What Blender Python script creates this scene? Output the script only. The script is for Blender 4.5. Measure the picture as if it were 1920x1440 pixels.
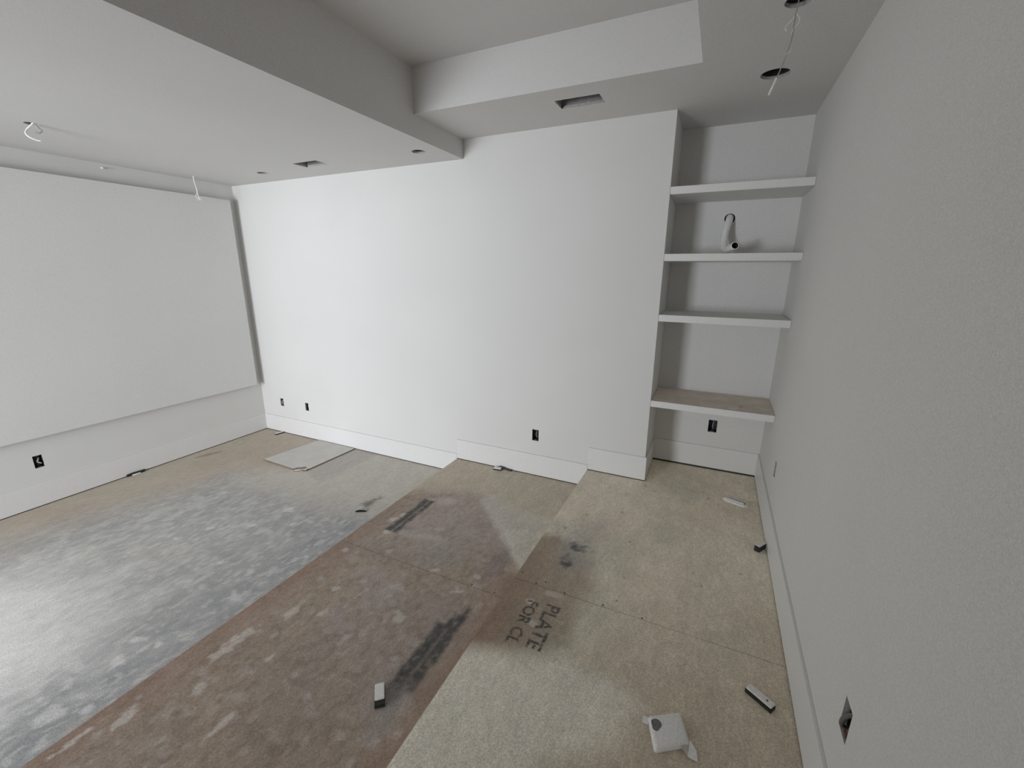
import bpy, bmesh, math, random
import numpy as np
from mathutils import Vector, Matrix

random.seed(7)
rng = np.random.default_rng(11)
for o in list(bpy.data.objects):
    bpy.data.objects.remove(o, do_unlink=True)
S = bpy.context.scene
C = S.collection

# ------------------------------------------------------------------ camera
cam_d = bpy.data.cameras.new('camera')
cam = bpy.data.objects.new('camera', cam_d)
C.objects.link(cam)
cam_d.sensor_fit = 'HORIZONTAL'
cam_d.sensor_width = 36.0
cam_d.lens = 36.0 * 803.0 / 1920.0
cam_d.clip_start = 0.02
_R = Vector((0.90498506, 0.42539894, 0.00614765))
_U = Vector((-0.11406426, 0.22868636, 0.96679465))
_F = Vector((-0.40986753, 0.87563594, -0.25548055))
M = Matrix.Identity(4)
for i in range(3):
    M[i][0] = _R[i]; M[i][1] = _U[i]; M[i][2] = -_F[i]
M.translation = Vector((4.6414, -3.0922, 1.8184))
cam.matrix_world = M
S.camera = cam

# ------------------------------------------------------------------ world, lights, exposure
w = bpy.data.worlds.new('world'); S.world = w; w.use_nodes = True
w.node_tree.nodes['Background'].inputs[0].default_value = (0.75, 0.85, 1.0, 1)
w.node_tree.nodes['Background'].inputs[1].default_value = 0.6

def area(name, loc, target, sx, sy, power, col, spread=180):
    l = bpy.data.lights.new(name, 'AREA'); l.shape = 'RECTANGLE'
    l.size = sx; l.size_y = sy; l.energy = power; l.color = col
    l.spread = math.radians(spread)
    o = bpy.data.objects.new(name, l); C.objects.link(o)
    o.location = loc
    d = Vector(target) - Vector(loc)
    o.rotation_euler = d.to_track_quat('-Z', 'Y').to_euler()
    return o
# daylight of an assumed, unseen hall window behind the rear opening
area('assumed_hall_daylight', (1.95, -7.9, 1.35), (1.45, 0.0, 1.25), 3.1, 1.7, 418, (0.90, 0.935, 1.0), 160)

S.view_settings.view_transform = 'Standard'
S.view_settings.look = 'None'
S.view_settings.exposure = 0.0
S.view_settings.gamma = 1.0
S.view_settings.use_curve_mapping = False
S.cycles.use_denoising = True
S.cycles.max_bounces = 12
S.cycles.diffuse_bounces = 9
S.cycles.caustics_reflective = False
S.cycles.caustics_refractive = False

# ------------------------------------------------------------------ materials
def new_mat(name):
    m = bpy.data.materials.new(name); m.use_nodes = True
    nt = m.node_tree; b = nt.nodes['Principled BSDF']
    return m, nt, b
def noise(nt, scale, detail=2.0, rough=0.5, vec=None):
    n = nt.nodes.new('ShaderNodeTexNoise')
    n.inputs['Scale'].default_value = scale
    n.inputs['Detail'].default_value = detail
    n.inputs['Roughness'].default_value = rough
    if vec is not None: nt.links.new(vec, n.inputs['Vector'])
    return n
def objcoord(nt):
    return nt.nodes.new('ShaderNodeTexCoord').outputs['Object']
def ramp(nt, src, stops):
    r = nt.nodes.new('ShaderNodeValToRGB')
    e = r.color_ramp.elements
    e[0].position, e[0].color = stops[0][0], (*stops[0][1], 1)
    e[1].position, e[1].color = stops[1][0], (*stops[1][1], 1)
    for p, c in stops[2:]:
        x = e.new(p); x.color = (*c, 1)
    nt.links.new(src, r.inputs[0]); return r
def bump(nt, b, src, strength, dist=0.002):
    n = nt.nodes.new('ShaderNodeBump')
    n.inputs['Strength'].default_value = strength
    n.inputs['Distance'].default_value = dist
    nt.links.new(src, n.inputs['Height']); nt.links.new(n.outputs[0], b.inputs['Normal'])
def g(c, k): return tuple(min(1, v * k) for v in c)

def paint(name, col, rough=0.75, stipple=0.05):
    m, nt, b = new_mat(name)
    oc = objcoord(nt)
    n1 = noise(nt, 330, 1.0, 0.6, oc)
    n2 = noise(nt, 1.3, 2.0, 0.5, oc)
    mx = nt.nodes.new('ShaderNodeMixRGB'); mx.inputs[0].default_value = 0.16
    nt.links.new(n1.outputs[0], mx.inputs[1]); nt.links.new(n2.outputs[0], mx.inputs[2])
    r = ramp(nt, mx.outputs[0], [(0.34, g(col, 1 - 2.2 * stipple)), (0.66, g(col, 1 + 1.3 * stipple))])
    nt.links.new(r.outputs[0], b.inputs['Base Color'])
    b.inputs['Roughness'].default_value = rough
    b.inputs['Specular IOR Level'].default_value = 0.25
    bump(nt, b, n1.outputs[0], 0.12, 0.0006)
    return m
def plain(name, col, rough=0.6, metal=0.0, var=0.12, scale=60):
    m, nt, b = new_mat(name)
    n = noise(nt, scale, 3, 0.6, objcoord(nt))
    r = ramp(nt, n.outputs[0], [(0.3, g(col, 1 - var)), (0.7, g(col, 1 + var))])
    nt.links.new(r.outputs[0], b.inputs['Base Color'])
    b.inputs['Roughness'].default_value = rough
    b.inputs['Metallic'].default_value = metal
    return m

WALL = paint('white_wall_paint', (0.705, 0.70, 0.68))
CEIL = paint('white_ceiling_paint', (0.675, 0.665, 0.65), 0.85)
TRIM = paint('white_trim_paint', (0.74, 0.735, 0.72), 0.45, 0.035)
GYPS = plain('raw_gypsum_edge', (0.42, 0.41, 0.39), 0.9, 0, 0.2, 90)
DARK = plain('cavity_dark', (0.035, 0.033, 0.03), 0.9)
BOXP = plain('dark_box_plastic', (0.055, 0.06, 0.065), 0.5)
METAL = plain('galvanised_metal', (0.42, 0.42, 0.43), 0.45, 0.85, 0.15, 30)
DUCT = plain('duct_metal', (0.30, 0.29, 0.29), 0.6, 0.2, 0.25, 14)
WHITEW = plain('white_cable_sheath', (0.80, 0.80, 0.78), 0.4, 0, 0.05)
GREYW = plain('grey_cable_sheath', (0.34, 0.34, 0.33), 0.5)
BLACKW = plain('black_wire', (0.02, 0.02, 0.02), 0.4)
COPPER = plain('bare_copper', (0.22, 0.09, 0.06), 0.4, 0.8)
PVC = plain('white_plastic_pipe', (0.86, 0.86, 0.84), 0.35, 0, 0.05)
PIPEIN = plain('dark_red_pipe_inside', (0.07, 0.012, 0.01), 0.6)
SHELFTOP = plain('beige_shelf_top', (0.68, 0.61, 0.53), 0.8, 0, 0.12, 9)  # beige colour for the top of the lowest shelf
SCRAPW = plain('paint_spattered_white', (0.74, 0.73, 0.70), 0.7, 0, 0.1, 120)
SCRAPG = plain('grey_smudge', (0.16, 0.16, 0.16), 0.8, 0, 0.35, 60)
BLK = plain('black_plastic', (0.018, 0.017, 0.016), 0.5)
BROWN = plain('raw_wood_offcut', (0.38, 0.33, 0.27), 0.8, 0, 0.2, 60)
HARDB = plain('pale_hardboard', (0.60, 0.585, 0.545), 0.8, 0, 0.05, 7)
EDGEB = plain('hardboard_core', (0.17, 0.13, 0.10), 0.9, 0, 0.3, 80)
SUBF = plain('subfloor_void', (0.03, 0.025, 0.02), 1.0)

def floor_mat(name, stretch, grain=0.10, rough=0.8):
    # colour comes from the stain map stored on the sheet, broken up by procedural grain and specks
    m, nt, b = new_mat(name)
    at = nt.nodes.new('ShaderNodeAttribute'); at.attribute_name = 'stain'
    oc = objcoord(nt)
    mp = nt.nodes.new('ShaderNodeMapping'); nt.links.new(oc, mp.inputs['Vector'])
    mp.inputs['Scale'].default_value = stretch
    n1 = noise(nt, 9, 6, 0.65, mp.outputs[0])
    n2 = noise(nt, 170, 2, 0.8, oc)
    n3 = noise(nt, 38, 4, 0.6, mp.outputs[0])
    def mul(a, fac_src, lo, hi, p0=0.3, p1=0.7):
        mr = nt.nodes.new('ShaderNodeMapRange')
        mr.inputs[1].default_value = p0; mr.inputs[2].default_value = p1
        mr.inputs[3].default_value = lo; mr.inputs[4].default_value = hi
        nt.links.new(fac_src, mr.inputs[0])
        v = nt.nodes.new('ShaderNodeVectorMath'); v.operation = 'SCALE'
        nt.links.new(a, v.inputs[0]); nt.links.new(mr.outputs[0], v.inputs['Scale'])
        return v.outputs[0]
    c = mul(at.outputs['Color'], n1.outputs[0], 1 - grain, 1 + grain)
    c = mul(c, n2.outputs[0], 0.72, 1.24)
    c = mul(c, n3.outputs[0], 0.90, 1.09)
    nt.links.new(c, b.inputs['Base Color'])
    b.inputs['Roughness'].default_value = rough
    b.inputs['Specular IOR Level'].default_value = 0.3
    bump(nt, b, n2.outputs[0], 0.2, 0.001)
    return m
SLAB = floor_mat('stained_concrete', (1.0, 0.55, 1), 0.07)
PLY = floor_mat('stained_subfloor_sheet', (1.6, 0.7, 1), 0.10)

# ------------------------------------------------------------------ mesh helpers
def link(name, mesh, mat=None, parent=None):
    o = bpy.data.objects.new(name, mesh)
    if mat is not None:
        for mm in (mat if isinstance(mat, (list, tuple)) else [mat]): mesh.materials.append(mm)
    C.objects.link(o)
    if parent is not None: o.parent = parent
    return o
def from_bm(name, bm, mat=None, parent=None, smooth=False):
    me = bpy.data.meshes.new(name)
    bmesh.ops.recalc_face_normals(bm, faces=bm.faces)
    bm.to_mesh(me); bm.free()
    if smooth:
        for p in me.polygons: p.use_smooth = True
    return link(name, me, mat, parent)
def add_box(bm, lo, hi, mi=0, bevel=0.0):
    lo = Vector(lo); hi = Vector(hi)
    r = bmesh.ops.create_cube(bm, size=1.0)
    vs = r['verts']
    bmesh.ops.scale(bm, vec=hi - lo, verts=vs)
    bmesh.ops.translate(bm, vec=(lo + hi) / 2, verts=vs)
    fs = set(f for v in vs for f in v.link_faces)
    for f in fs: f.material_index = mi
    if bevel:
        es = set(e for v in vs for e in v.link_edges)
        bmesh.ops.bevel(bm, geom=list(es), offset=bevel, segments=2, affect='EDGES')
    return vs
def box(name, lo, hi, mat, parent=None, bevel=0.0):
    bm = bmesh.new(); add_box(bm, lo, hi, 0, bevel)
    return from_bm(name, bm, mat, parent)
def catmull(pts, n=8):
    P = [Vector(p) for p in pts]
    P = [P[0] * 2 - P[1]] + P + [P[-1] * 2 - P[-2]]
    out = []
    for i in range(1, len(P) - 2):
        for k in range(n):
            t = k / n
            a, b, c, d = P[i - 1], P[i], P[i + 1], P[i + 2]
            out.append(0.5 * ((2 * b) + (c - a) * t + (2 * a - 5 * b + 4 * c - d) * t * t + (3 * b - a - 3 * c + d) * t ** 3))
    out.append(P[-2]); return out
def add_tube(bm, pts, r, seg=12, cap=True, mi=0, rr=None):
    n = len(pts); rings = []
    T = [(pts[min(i + 1, n - 1)] - pts[max(i - 1, 0)]).normalized() for i in range(n)]
    nrm = T[0].orthogonal().normalized()
    for i in range(n):
        nrm = (nrm - T[i] * nrm.dot(T[i])).normalized()
        bn = T[i].cross(nrm)
        rad = r if rr is None else rr[i]
        rings.append([bm.verts.new(pts[i] + (nrm * math.cos(a) + bn * math.sin(a)) * rad) for a in [2 * math.pi * k / seg for k in range(seg)]])
    for i in range(n - 1):
        for k in range(seg):
            f = bm.faces.new((rings[i][k], rings[i][(k + 1) % seg], rings[i + 1][(k + 1) % seg], rings[i + 1][k]))
            f.material_index = mi; f.smooth = True
    if cap:
        for rg in (rings[0], rings[-1]):
            f = bm.faces.new(rg); f.material_index = mi
    return rings
def tube(name, pts, r, mat, parent=None, seg=10, n=8):
    bm = bmesh.new(); add_tube(bm, catmull(pts, n), r, seg)
    return from_bm(name, bm, mat, parent)
def thing(name, label, cat, loc=(0, 0, 0), rotz=0.0, group=None):
    o = bpy.data.objects.new(name, None); C.objects.link(o)
    o.location = loc; o.rotation_euler = (0, 0, rotz); o.empty_display_size = 0.05
    o['label'] = label; o['category'] = cat
    if group: o['group'] = group
    return o
def tag(o, label, cat, group=None):
    o['label'] = label; o['category'] = cat
    if group: o['group'] = group
    return o
def struct(o, label, cat):
    o['kind'] = 'structure'; o['label'] = label; o['category'] = cat
    return o

def holed_plane(bm, org, U, V, N, u1, v1, rects=(), circs=(), lip=0.015, back=0.12, u0=0.0, v0=0.0, mi_edge=1, shell=True):
    """A surface through org spanned by U (u0..u1) and V (v0..v1); N points INTO the wall. rects (ua,ub,va,vb), circs (u,v,r)."""
    org, U, V, N = Vector(org), Vector(U), Vector(V), Vector(N)
    P = lambda u, v, d=0.0: bm.verts.new(org + U * u + V * v + N * d)
    us, vs = {u0, u1}, {v0, v1}; cells = {}
    for a, b, c, d in rects: us |= {a, b}; vs |= {c, d}
    cq = []
    for (u, v, r) in circs:
        q = (u - r * 1.3, u + r * 1.3, v - r * 1.3, v + r * 1.3); cq.append((q, (u, v, r)))
        us |= {q[0], q[1]}; vs |= {q[2], q[3]}
    us, vs = sorted(us), sorted(vs)
    inside = lambda x, y, q: q[0] < x < q[1] and q[2] < y < q[3]
    for i in range(len(us) - 1):
        for j in range(len(vs) - 1):
            mx, my = (us[i] + us[i + 1]) / 2, (vs[j] + vs[j + 1]) / 2
            if any(inside(mx, my, q) for q in rects) or any(inside(mx, my, q) for q, _ in cq): continue
            bm.faces.new((P(us[i], vs[j]), P(us[i + 1], vs[j]), P(us[i + 1], vs[j + 1]), P(us[i], vs[j + 1])))
    for a, b, c, d in rects:
        cs = [(a, c), (b, c), (b, d), (a, d)]
        for k in range(4):
            p, q = cs[k], cs[(k + 1) % 4]
            f = bm.faces.new((P(*p), P(*q), P(*q, lip), P(*p, lip))); f.material_index = mi_edge
    for q, (u, v, r) in cq:
        n = 32
        sq, ci = [], []
        for k in range(n):
            a = 2 * math.pi * k / n + math.pi / n
            x, y = math.cos(a), math.sin(a); m = r * 1.3 / max(abs(x), abs(y))
            sq.append((u + x * m, v + y * m)); ci.append((u + x * r, v + y * r))
        # square corners sit at k = 4j+3.5, so close them with the nearest pair
        for k in range(n):
            k2 = (k + 1) % n
            bm.faces.new((P(*sq[k]), P(*sq[k2]), P(*ci[k2]), P(*ci[k])))
            if abs(abs(sq[k][0] - u) - r * 1.3) < 1e-6 and abs(abs(sq[k][1] - v) - r * 1.3) > 1e-6 and abs(abs(sq[k2][1] - v) - r * 1.3) < 1e-6 and abs(abs(sq[k2][0] - u) - r * 1.3) > 1e-6:
                bm.faces.new((P(*sq[k]), P(sq[k][0], sq[k2][1]), P(*sq[k2])))
            elif abs(abs(sq[k][1] - v) - r * 1.3) < 1e-6 and abs(abs(sq[k][0] - u) - r * 1.3) > 1e-6 and abs(abs(sq[k2][0] - u) - r * 1.3) < 1e-6 and abs(abs(sq[k2][1] - v) - r * 1.3) > 1e-6:
                bm.faces.new((P(*sq[k]), P(sq[k2][0], sq[k][1]), P(*sq[k2])))
            f = bm.faces.new((P(*ci[k]), P(*ci[k2]), P(*ci[k2], lip), P(*ci[k], lip))); f.material_index = mi_edge
    if shell:
        cs = [(u0, v0), (u1, v0), (u1, v1), (u0, v1)]
        for k in range(4):
            p, q = cs[k], cs[(k + 1) % 4]
            bm.faces.new((P(*p), P(*q), P(*q, back), P(*p, back)))
        bm.faces.new([P(*p, back) for p in cs])
def finish(name, bm, mats):
    bmesh.ops.remove_doubles(bm, verts=bm.verts, dist=1e-5)
    me = bpy.data.meshes.new(name); bm.to_mesh(me); bm.free()
    return link(name, me, mats)

# ------------------------------------------------------------------ room dimensions (metres)
H = 2.640          # soffit over the screen end
HB = 2.774         # ceiling over the platforms
HT = 3.034         # top of the tray recess
XS = 2.771         # vertical side of the soffit
TX, TY = 4.455, -0.5935
X1, H1 = 2.644, 0.1436
X2, H2 = 3.863, 0.2922
X3, W, ND = 4.295, 5.071, 0.4385
REAR = -5.4

# outlet cut-outs: (centre along the wall, centre height, width, height)
OUT_BACK = [(0.322, 0.365, 0.050, 0.088), (0.719, 0.365, 0.050, 0.088), (3.411, 0.503, 0.058, 0.098)]
OUT_NICHE = [(4.726, 0.652, 0.062, 0.098)]
OUT_RIGHT = [(-0.312, 0.688, 0.052, 0.095), (-1.945, 0.692, 0.058, 0.100)]
OUT_LEFT = [(-1.876, 0.358, 0.055, 0.100)]
def rc(o, du=0, dv=0): return (o[0] - o[2] / 2 - du, o[0] + o[2] / 2 - du, o[1] - o[3] / 2 - dv, o[1] + o[3] / 2 - dv)

# walls
bm = bmesh.new()
holed_plane(bm, (0, 0, 0), (1, 0, 0), (0, 0, 1), (0, 1, 0), X3, 3.2, [rc(o) for o in OUT_BACK], u0=-0.12)
# return of the wall end into the niche
struct(finish('wall_back', bm, [WALL, GYPS]), 'long white painted back wall between the screen wall and the shelf niche', 'wall')
bm = bmesh.new()
holed_plane(bm, (X3, 0, 0), (0, 1, 0), (0, 0, 1), (-1, 0, 0), ND, 3.2, back=0.05, u0=0.12)
struct(finish('wall_niche_side', bm, [WALL, GYPS]), 'narrow white left side wall inside the shelf niche', 'wall')
bm = bmesh.new()
holed_plane(bm, (0, ND, 0), (1, 0, 0), (0, 0, 1), (0, 1, 0), W + 0.12, 3.2, [rc(OUT_NICHE[0])], [(4.660, 2.180, 0.034)], u0=X3 - 0.05)
struct(finish('wall_niche_back', bm, [WALL, DARK]), 'white wall at the back of the shelf niche with a pipe hole', 'wall')
bm = bmesh.new()
holed_plane(bm, (W, 0, 0), (0, 1, 0), (0, 0, 1), (1, 0, 0), ND, 3.2, [rc(o) for o in OUT_RIGHT], u0=REAR)
struct(finish('wall_right', bm, [WALL, GYPS]), 'plain white right wall running past the camera to the niche', 'wall')
bm = bmesh.new()
holed_plane(bm, (0, 0, 0), (0, 1, 0), (0, 0, 1), (-1, 0, 0), 0.0, 3.2, [rc(o) for o in OUT_LEFT], u0=REAR)
struct(finish('wall_left', bm, [WALL, GYPS]), 'white left wall that carries the raised screen panel', 'wall')
bm = bmesh.new()
holed_plane(bm, (0, REAR, 0), (1, 0, 0), (0, 0, 1), (0, -1, 0), W + 0.12, 3.2, [(0.65, 2.65, 0.0, 2.25)], u0=-0.12, lip=0.12, mi_edge=0, shell=False)  # opening placed out of view to admit the daylight, sized for its spread
struct(finish('wall_rear', bm, [WALL, GYPS]), 'white rear wall behind the camera with an assumed wide opening', 'wall')

HALL = plain('hall_grey_paint', (0.30, 0.30, 0.29), 0.9)  # unseen hall added as the daylight's path, grey to bounce little light
bm = bmesh.new()
add_box(bm, (-0.9, -8.1, -0.05), (4.0, REAR - 0.12, 0.0)); add_box(bm, (-0.9, -8.1, 2.5), (4.0, REAR - 0.12, 2.55))
add_box(bm, (-0.95, -8.1, 0), (-0.9, REAR - 0.12, 2.5)); add_box(bm, (4.0, -8.1, 0), (4.05, REAR - 0.12, 2.5))
add_box(bm, (-0.9, -8.15, 0), (4.0, -8.1, 2.5))
struct(from_bm('wall_hall_assumed', bm, HALL), 'assumed grey hall, out of view behind the rear opening', 'wall')

# ceilings
DL = [(0.885, -0.285, 0.050), (2.586, -0.305, 0.050)]
VENT_L = (1.430, 1.690, -0.425, -0.283)
CABLE_L = [(0.866, -1.733, 0.035), (0.172, -0.464, 0.02)]
bm = bmesh.new()
holed_plane(bm, (0, 0, H), (1, 0, 0), (0, 1, 0), (0, 0, 1), XS, 0.0, [VENT_L], DL + [(0.866, -1.733, 0.035)], u0=-0.0, v0=REAR, back=0.55)
struct(finish('ceiling', bm, [CEIL, GYPS]), 'lower white ceiling soffit over the screen end of the room', 'ceiling')
HOLE_R = [(4.778, -0.312, 0.066), (4.788, -0.965, 0.045)]
VENT_R = (3.655, 3.920, -0.430, -0.292)
bm = bmesh.new()
TF = -4.4
holed_plane(bm, (0, 0, HB), (1, 0, 0), (0, 1, 0), (0, 0, 1), TX, ND, [VENT_R], [], u0=XS, v0=TY, shell=False)
holed_plane(bm, (0, 0, HB), (1, 0, 0), (0, 1, 0), (0, 0, 1), W, ND, [], HOLE_R, u0=TX, v0=REAR, shell=False)
holed_plane(bm, (0, 0, HB), (1, 0, 0), (0, 1, 0), (0, 0, 1), TX, TF, [], [], u0=XS, v0=REAR, shell=False)
V = lambda *p: bm.verts.new(p)
bm.faces.new((V(XS, TY, HB), V(TX, TY, HB), V(TX, TY, HT), V(XS, TY, HT)))
bm.faces.new((V(TX, TY, HB), V(TX, TF, HB), V(TX, TF, HT), V(TX, TY, HT)))
bm.faces.new((V(TX, TF, HB), V(XS, TF, HB), V(XS, TF, HT), V(TX, TF, HT)))
bm.faces.new((V(XS, TF, HT), V(TX, TF, HT), V(TX, TY, HT), V(XS, TY, HT)))
struct(finish('ceiling.001', bm, [CEIL, GYPS]), 'higher white ceiling over the platforms with a deep tray recess', 'ceiling')
bm = bmesh.new(); add_box(bm, (-0.12, REAR - 0.12, 3.2), (W + 0.12, ND + 0.12, 3.26))
struct(from_bm('ceiling.002', bm, DARK), 'dark deck hidden above the plasterboard ceilings', 'ceiling')

# baseboards (a finger-thin shadow gap under each one)
def board(name, lo, hi, label, ax=1, face=-1):
    # ax: thickness axis, face: direction the board faces; a dark strip in the gap below paints in its shade, 3 mm behind the face
    bm = bmesh.new(); add_box(bm, lo, hi, 0, 0.0012)
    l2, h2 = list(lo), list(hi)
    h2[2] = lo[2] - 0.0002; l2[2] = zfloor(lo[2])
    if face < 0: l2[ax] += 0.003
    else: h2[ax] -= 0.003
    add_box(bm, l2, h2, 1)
    return struct(from_bm(name, bm, [TRIM, DARK]), label, 'baseboard')
def zfloor(z):
    return max(v for v in (0.0, H1, H2) if v < z) + 0.0002
BB, T = 0.190, 0.011
GP = 0.007
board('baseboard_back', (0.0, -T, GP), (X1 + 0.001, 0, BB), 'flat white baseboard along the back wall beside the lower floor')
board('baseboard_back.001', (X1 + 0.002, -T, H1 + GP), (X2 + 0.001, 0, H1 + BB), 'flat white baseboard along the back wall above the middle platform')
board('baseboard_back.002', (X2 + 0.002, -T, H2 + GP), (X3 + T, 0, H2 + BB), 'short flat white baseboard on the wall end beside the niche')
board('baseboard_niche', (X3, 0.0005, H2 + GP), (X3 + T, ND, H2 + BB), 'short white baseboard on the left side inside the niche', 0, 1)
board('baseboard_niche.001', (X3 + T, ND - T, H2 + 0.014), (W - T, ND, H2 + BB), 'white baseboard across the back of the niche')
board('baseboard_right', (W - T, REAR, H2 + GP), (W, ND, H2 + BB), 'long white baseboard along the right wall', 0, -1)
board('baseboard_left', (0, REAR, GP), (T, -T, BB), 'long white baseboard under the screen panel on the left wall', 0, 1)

# ------------------------------------------------------------------ floor colours
def sdf(px, py, poly):
    """signed distance (inside > 0) of grid points to a polygon"""
    P = np.array(poly, float); n = len(P)
    d = np.full(px.shape, 1e9); ins = np.zeros(px.shape, bool)
    for i in range(n):
        a, b = P[i], P[(i + 1) % n]
        e = b - a; wx, wy = px - a[0], py - a[1]
        t = np.clip((wx * e[0] + wy * e[1]) / (e @ e + 1e-12), 0, 1)
        d = np.minimum(d, np.hypot(wx - t * e[0], wy - t * e[1]))
        c = ((a[1] <= py) & (b[1] > py)) | ((b[1] <= py) & (a[1] > py))
        with np.errstate(divide='ignore', invalid='ignore'):
            xx = a[0] + (py - a[1]) * (b[0] - a[0]) / (b[1] - a[1])
        ins ^= c & (px < xx)
    return np.where(ins, d, -d)
def vnoise(px, py, s, seed, oct=3):
    r = np.random.default_rng(seed); out = 0; amp = 1; tot = 0
    for o in range(oct):
        G = r.random((96, 96)); x = px * s % 95.0; y = py * s % 95.0
        x = np.where(x < 0, x + 95, x); y = np.where(y < 0, y + 95, y)
        xi, yi = x.astype(int), y.astype(int); fx, fy = x - xi, y - yi
        fx = fx * fx * (3 - 2 * fx); fy = fy * fy * (3 - 2 * fy)
        v = (G[xi, yi] * (1 - fx) + G[xi + 1, yi] * fx) * (1 - fy) + (G[xi, yi + 1] * (1 - fx) + G[xi + 1, yi + 1] * fx) * fy
        out = out + v * amp; tot += amp; amp *= 0.5; s *= 2.03
    return out / tot
def sm(x, w): return np.clip(x / w * 0.5 + 0.5, 0, 1)
def mixc(c, col, a):
    a = np.clip(a, 0, 1)[..., None]
    return c * (1 - a) + np.array(col) * a
def lin(r, g_, b):
    f = lambda v: ((v / 255 + 0.055) / 1.055) ** 2.4 if v > 10 else v / 255 / 12.92
    return (f(r), f(g_), f(b))
# pigments (albedo, as display values of the bare colour)
BEIGE = lin(194, 184, 169); GREY = lin(172, 172, 171); WHITE = lin(234, 232, 228)
PALE = lin(200, 196, 186); BRN = lin(170, 155, 138); RED = lin(153, 127, 110); INK_SHADE = lin(72, 74, 75)
TAN = lin(166, 150, 132); OFFW = lin(192, 187, 176)

def ell(px, py, cx, cy, rx, ry, rot=0.0, jit=0.35, seed=3):
    c, s = math.cos(rot), math.sin(rot)
    dx, dy = px - cx, py - cy
    u, v = (dx * c + dy * s) / rx, (-dx * s + dy * c) / ry
    return 1 - np.hypot(u, v) + (vnoise(px, py, 38, seed, 3) - 0.5) * 2 * jit

def col_low(px, py):
    n = vnoise(px, py, 1.6, 1); n2 = vnoise(px, py * 0.6, 9, 2); n3 = vnoise(px * 1.9, py * 1.1, 13, 21, 4)
    c = np.zeros(px.shape + (3,)) + np.array(BEIGE)
    c = mixc(c, lin(178, 164, 150), sm(n - 0.5, 0.3) * 0.6)
    gray = [(0.55, -6), (0.5, -2.6), (0.55, -2.0), (0.68, -1.6), (0.85, -1.05), (1.41, -0.88), (1.83, -0.98), (2.19, -0.90), (2.45, -0.80), (2.7, -1.0), (2.7, -6)]
    a = sm(sdf(px, py, gray) + (n2 - 0.5) * 0.25, 0.30)
    c = mixc(c, GREY, a * 0.95)
    c = mixc(c, lin(146, 147, 148), a * sm(0.47 - n3, 0.3) * 0.6)
    c = mixc(c, lin(196, 195, 190), a * sm(n3 - 0.56, 0.10) * sm(n2 - 0.42, 0.2) * 0.6)
    c = mixc(c, lin(142, 145, 146), a * sm(px - 2.15 + (n2 - .5) * .5, 0.5) * 0.45)
    c = mixc(c, lin(208, 206, 202), a * sm(vnoise(px * 1.3, py * 0.7, 34, 77, 3) - 0.64, 0.05) * 0.55)
    # pale overspray near the back wall with a straight masked edge
    c = mixc(c, PALE, sm(sdf(px, py, [(1.0, -0.95), (1.30, -0.3), (1.62, 0.2), (2.6, 0.2), (2.6, -0.72), (2.3, -0.86), (1.75, -0.90)]) + (n2 - 0.5) * 0.12, 0.22) * 0.85)
    c = mixc(c, lin(178, 172, 168), sm(sdf(px, py, [(1.40, 0.1), (1.38, -0.60), (1.66, -0.72), (1.70, 0.1)]), 0.02) * 0.55)
    # broad white patch near the left
    c = mixc(c, WHITE, sm(sdf(px, py, [(0.85, -2.75), (0.9, -2.36), (1.09, -2.26), (1.43, -2.22), (1.9, -2.30), (2.10, -2.46), (2.02, -2.78), (1.5, -3.4), (0.9, -3.4)]) + (n2 - 0.5) * 0.22, 0.25) * 0.85)
    c = mixc(c, PALE, sm(sdf(px, py, [(0.9, -2.2), (0.95, -1.7), (1.5, -1.45), (2.0, -1.55), (2.0, -2.2)]) + (n2 - 0.5) * 0.35, 0.5) * 0.45)
    c = mixc(c, RED, sm(ell(px, py, 0.165, -0.755, 0.03, 0.10, -0.35, 0.6), 0.4) * 0.6)
    c = mixc(c, INK_SHADE, sm(ell(px, py, 2.29, -0.755, 0.035, 0.075, -0.2, 0.9), 0.5) * 0.55)
    sp = [(1.81, -1.12, .07, .03), (1.74, -1.39, .04, .02), (1.51, -1.54, .04, .03), (1.42, -1.72, .04, .02), (2.21, -1.72, .03, .04), (2.32, -1.89, .03, .05),
          (2.31, -2.27, .02, .025), (2.24, -2.4, .035, .04), (2.12, -2.5, .03, .06), (2.3, -2.66, .06, .05), (2.42, -2.58, .025, .025), (2.19, -2.29, .025, .05),
          (2.55, -1.31, .025, .04), (2.0, -1.25, .03, .03), (2.36, -1.55, .02, .04), (2.5, -2.15, .02, .03), (2.1, -2.75, .05, .04), (1.95, -1.75, .03, .02)]
    for i, (x, y, rx, ry) in enumerate(sp):
        c = mixc(c, lin(214, 212, 210), sm(ell(px, py, x, y, rx * .6, ry * .8, 0.2 * i, 1.0, 50 + i), 0.25) * 0.7)
    r = np.random.default_rng(5)
    for i in range(110):
        x, y = r.uniform(0.9, 2.62), r.uniform(-3.3, -1.0); q = r.uniform(0.006, 0.017)
        c = mixc(c, lin(200, 199, 197), sm(ell(px, py, x, y, q, q * r.uniform(0.7, 2.4), r.uniform(-.5, .5), 0.9, 90 + i), 0.3) * r.uniform(.3, .6))
    return c
def strip_ink(px, py, c, x0, x1, y0, y1, k):
    base = sm(sdf(px, py, [(x0, y0), (x1, y0), (x1, y1), (x0, y1)]) + (vnoise(px, py, 20, 31 + k) - 0.5) * 0.03, 0.012)
    mott = vnoise(px * 1.2, py, 62, 33 + k, 2)
    xm = (x0 * 0.45 + x1 * 0.55)
    line = 1 - 0.6 * np.exp(-((px - xm) / 0.005) ** 2)
    blocks = 0.58 + 0.6 * sm(mott - 0.42, 0.2)
    return mixc(c, INK_SHADE, base * line * np.clip(blocks, 0, 1) * 0.9)
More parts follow.
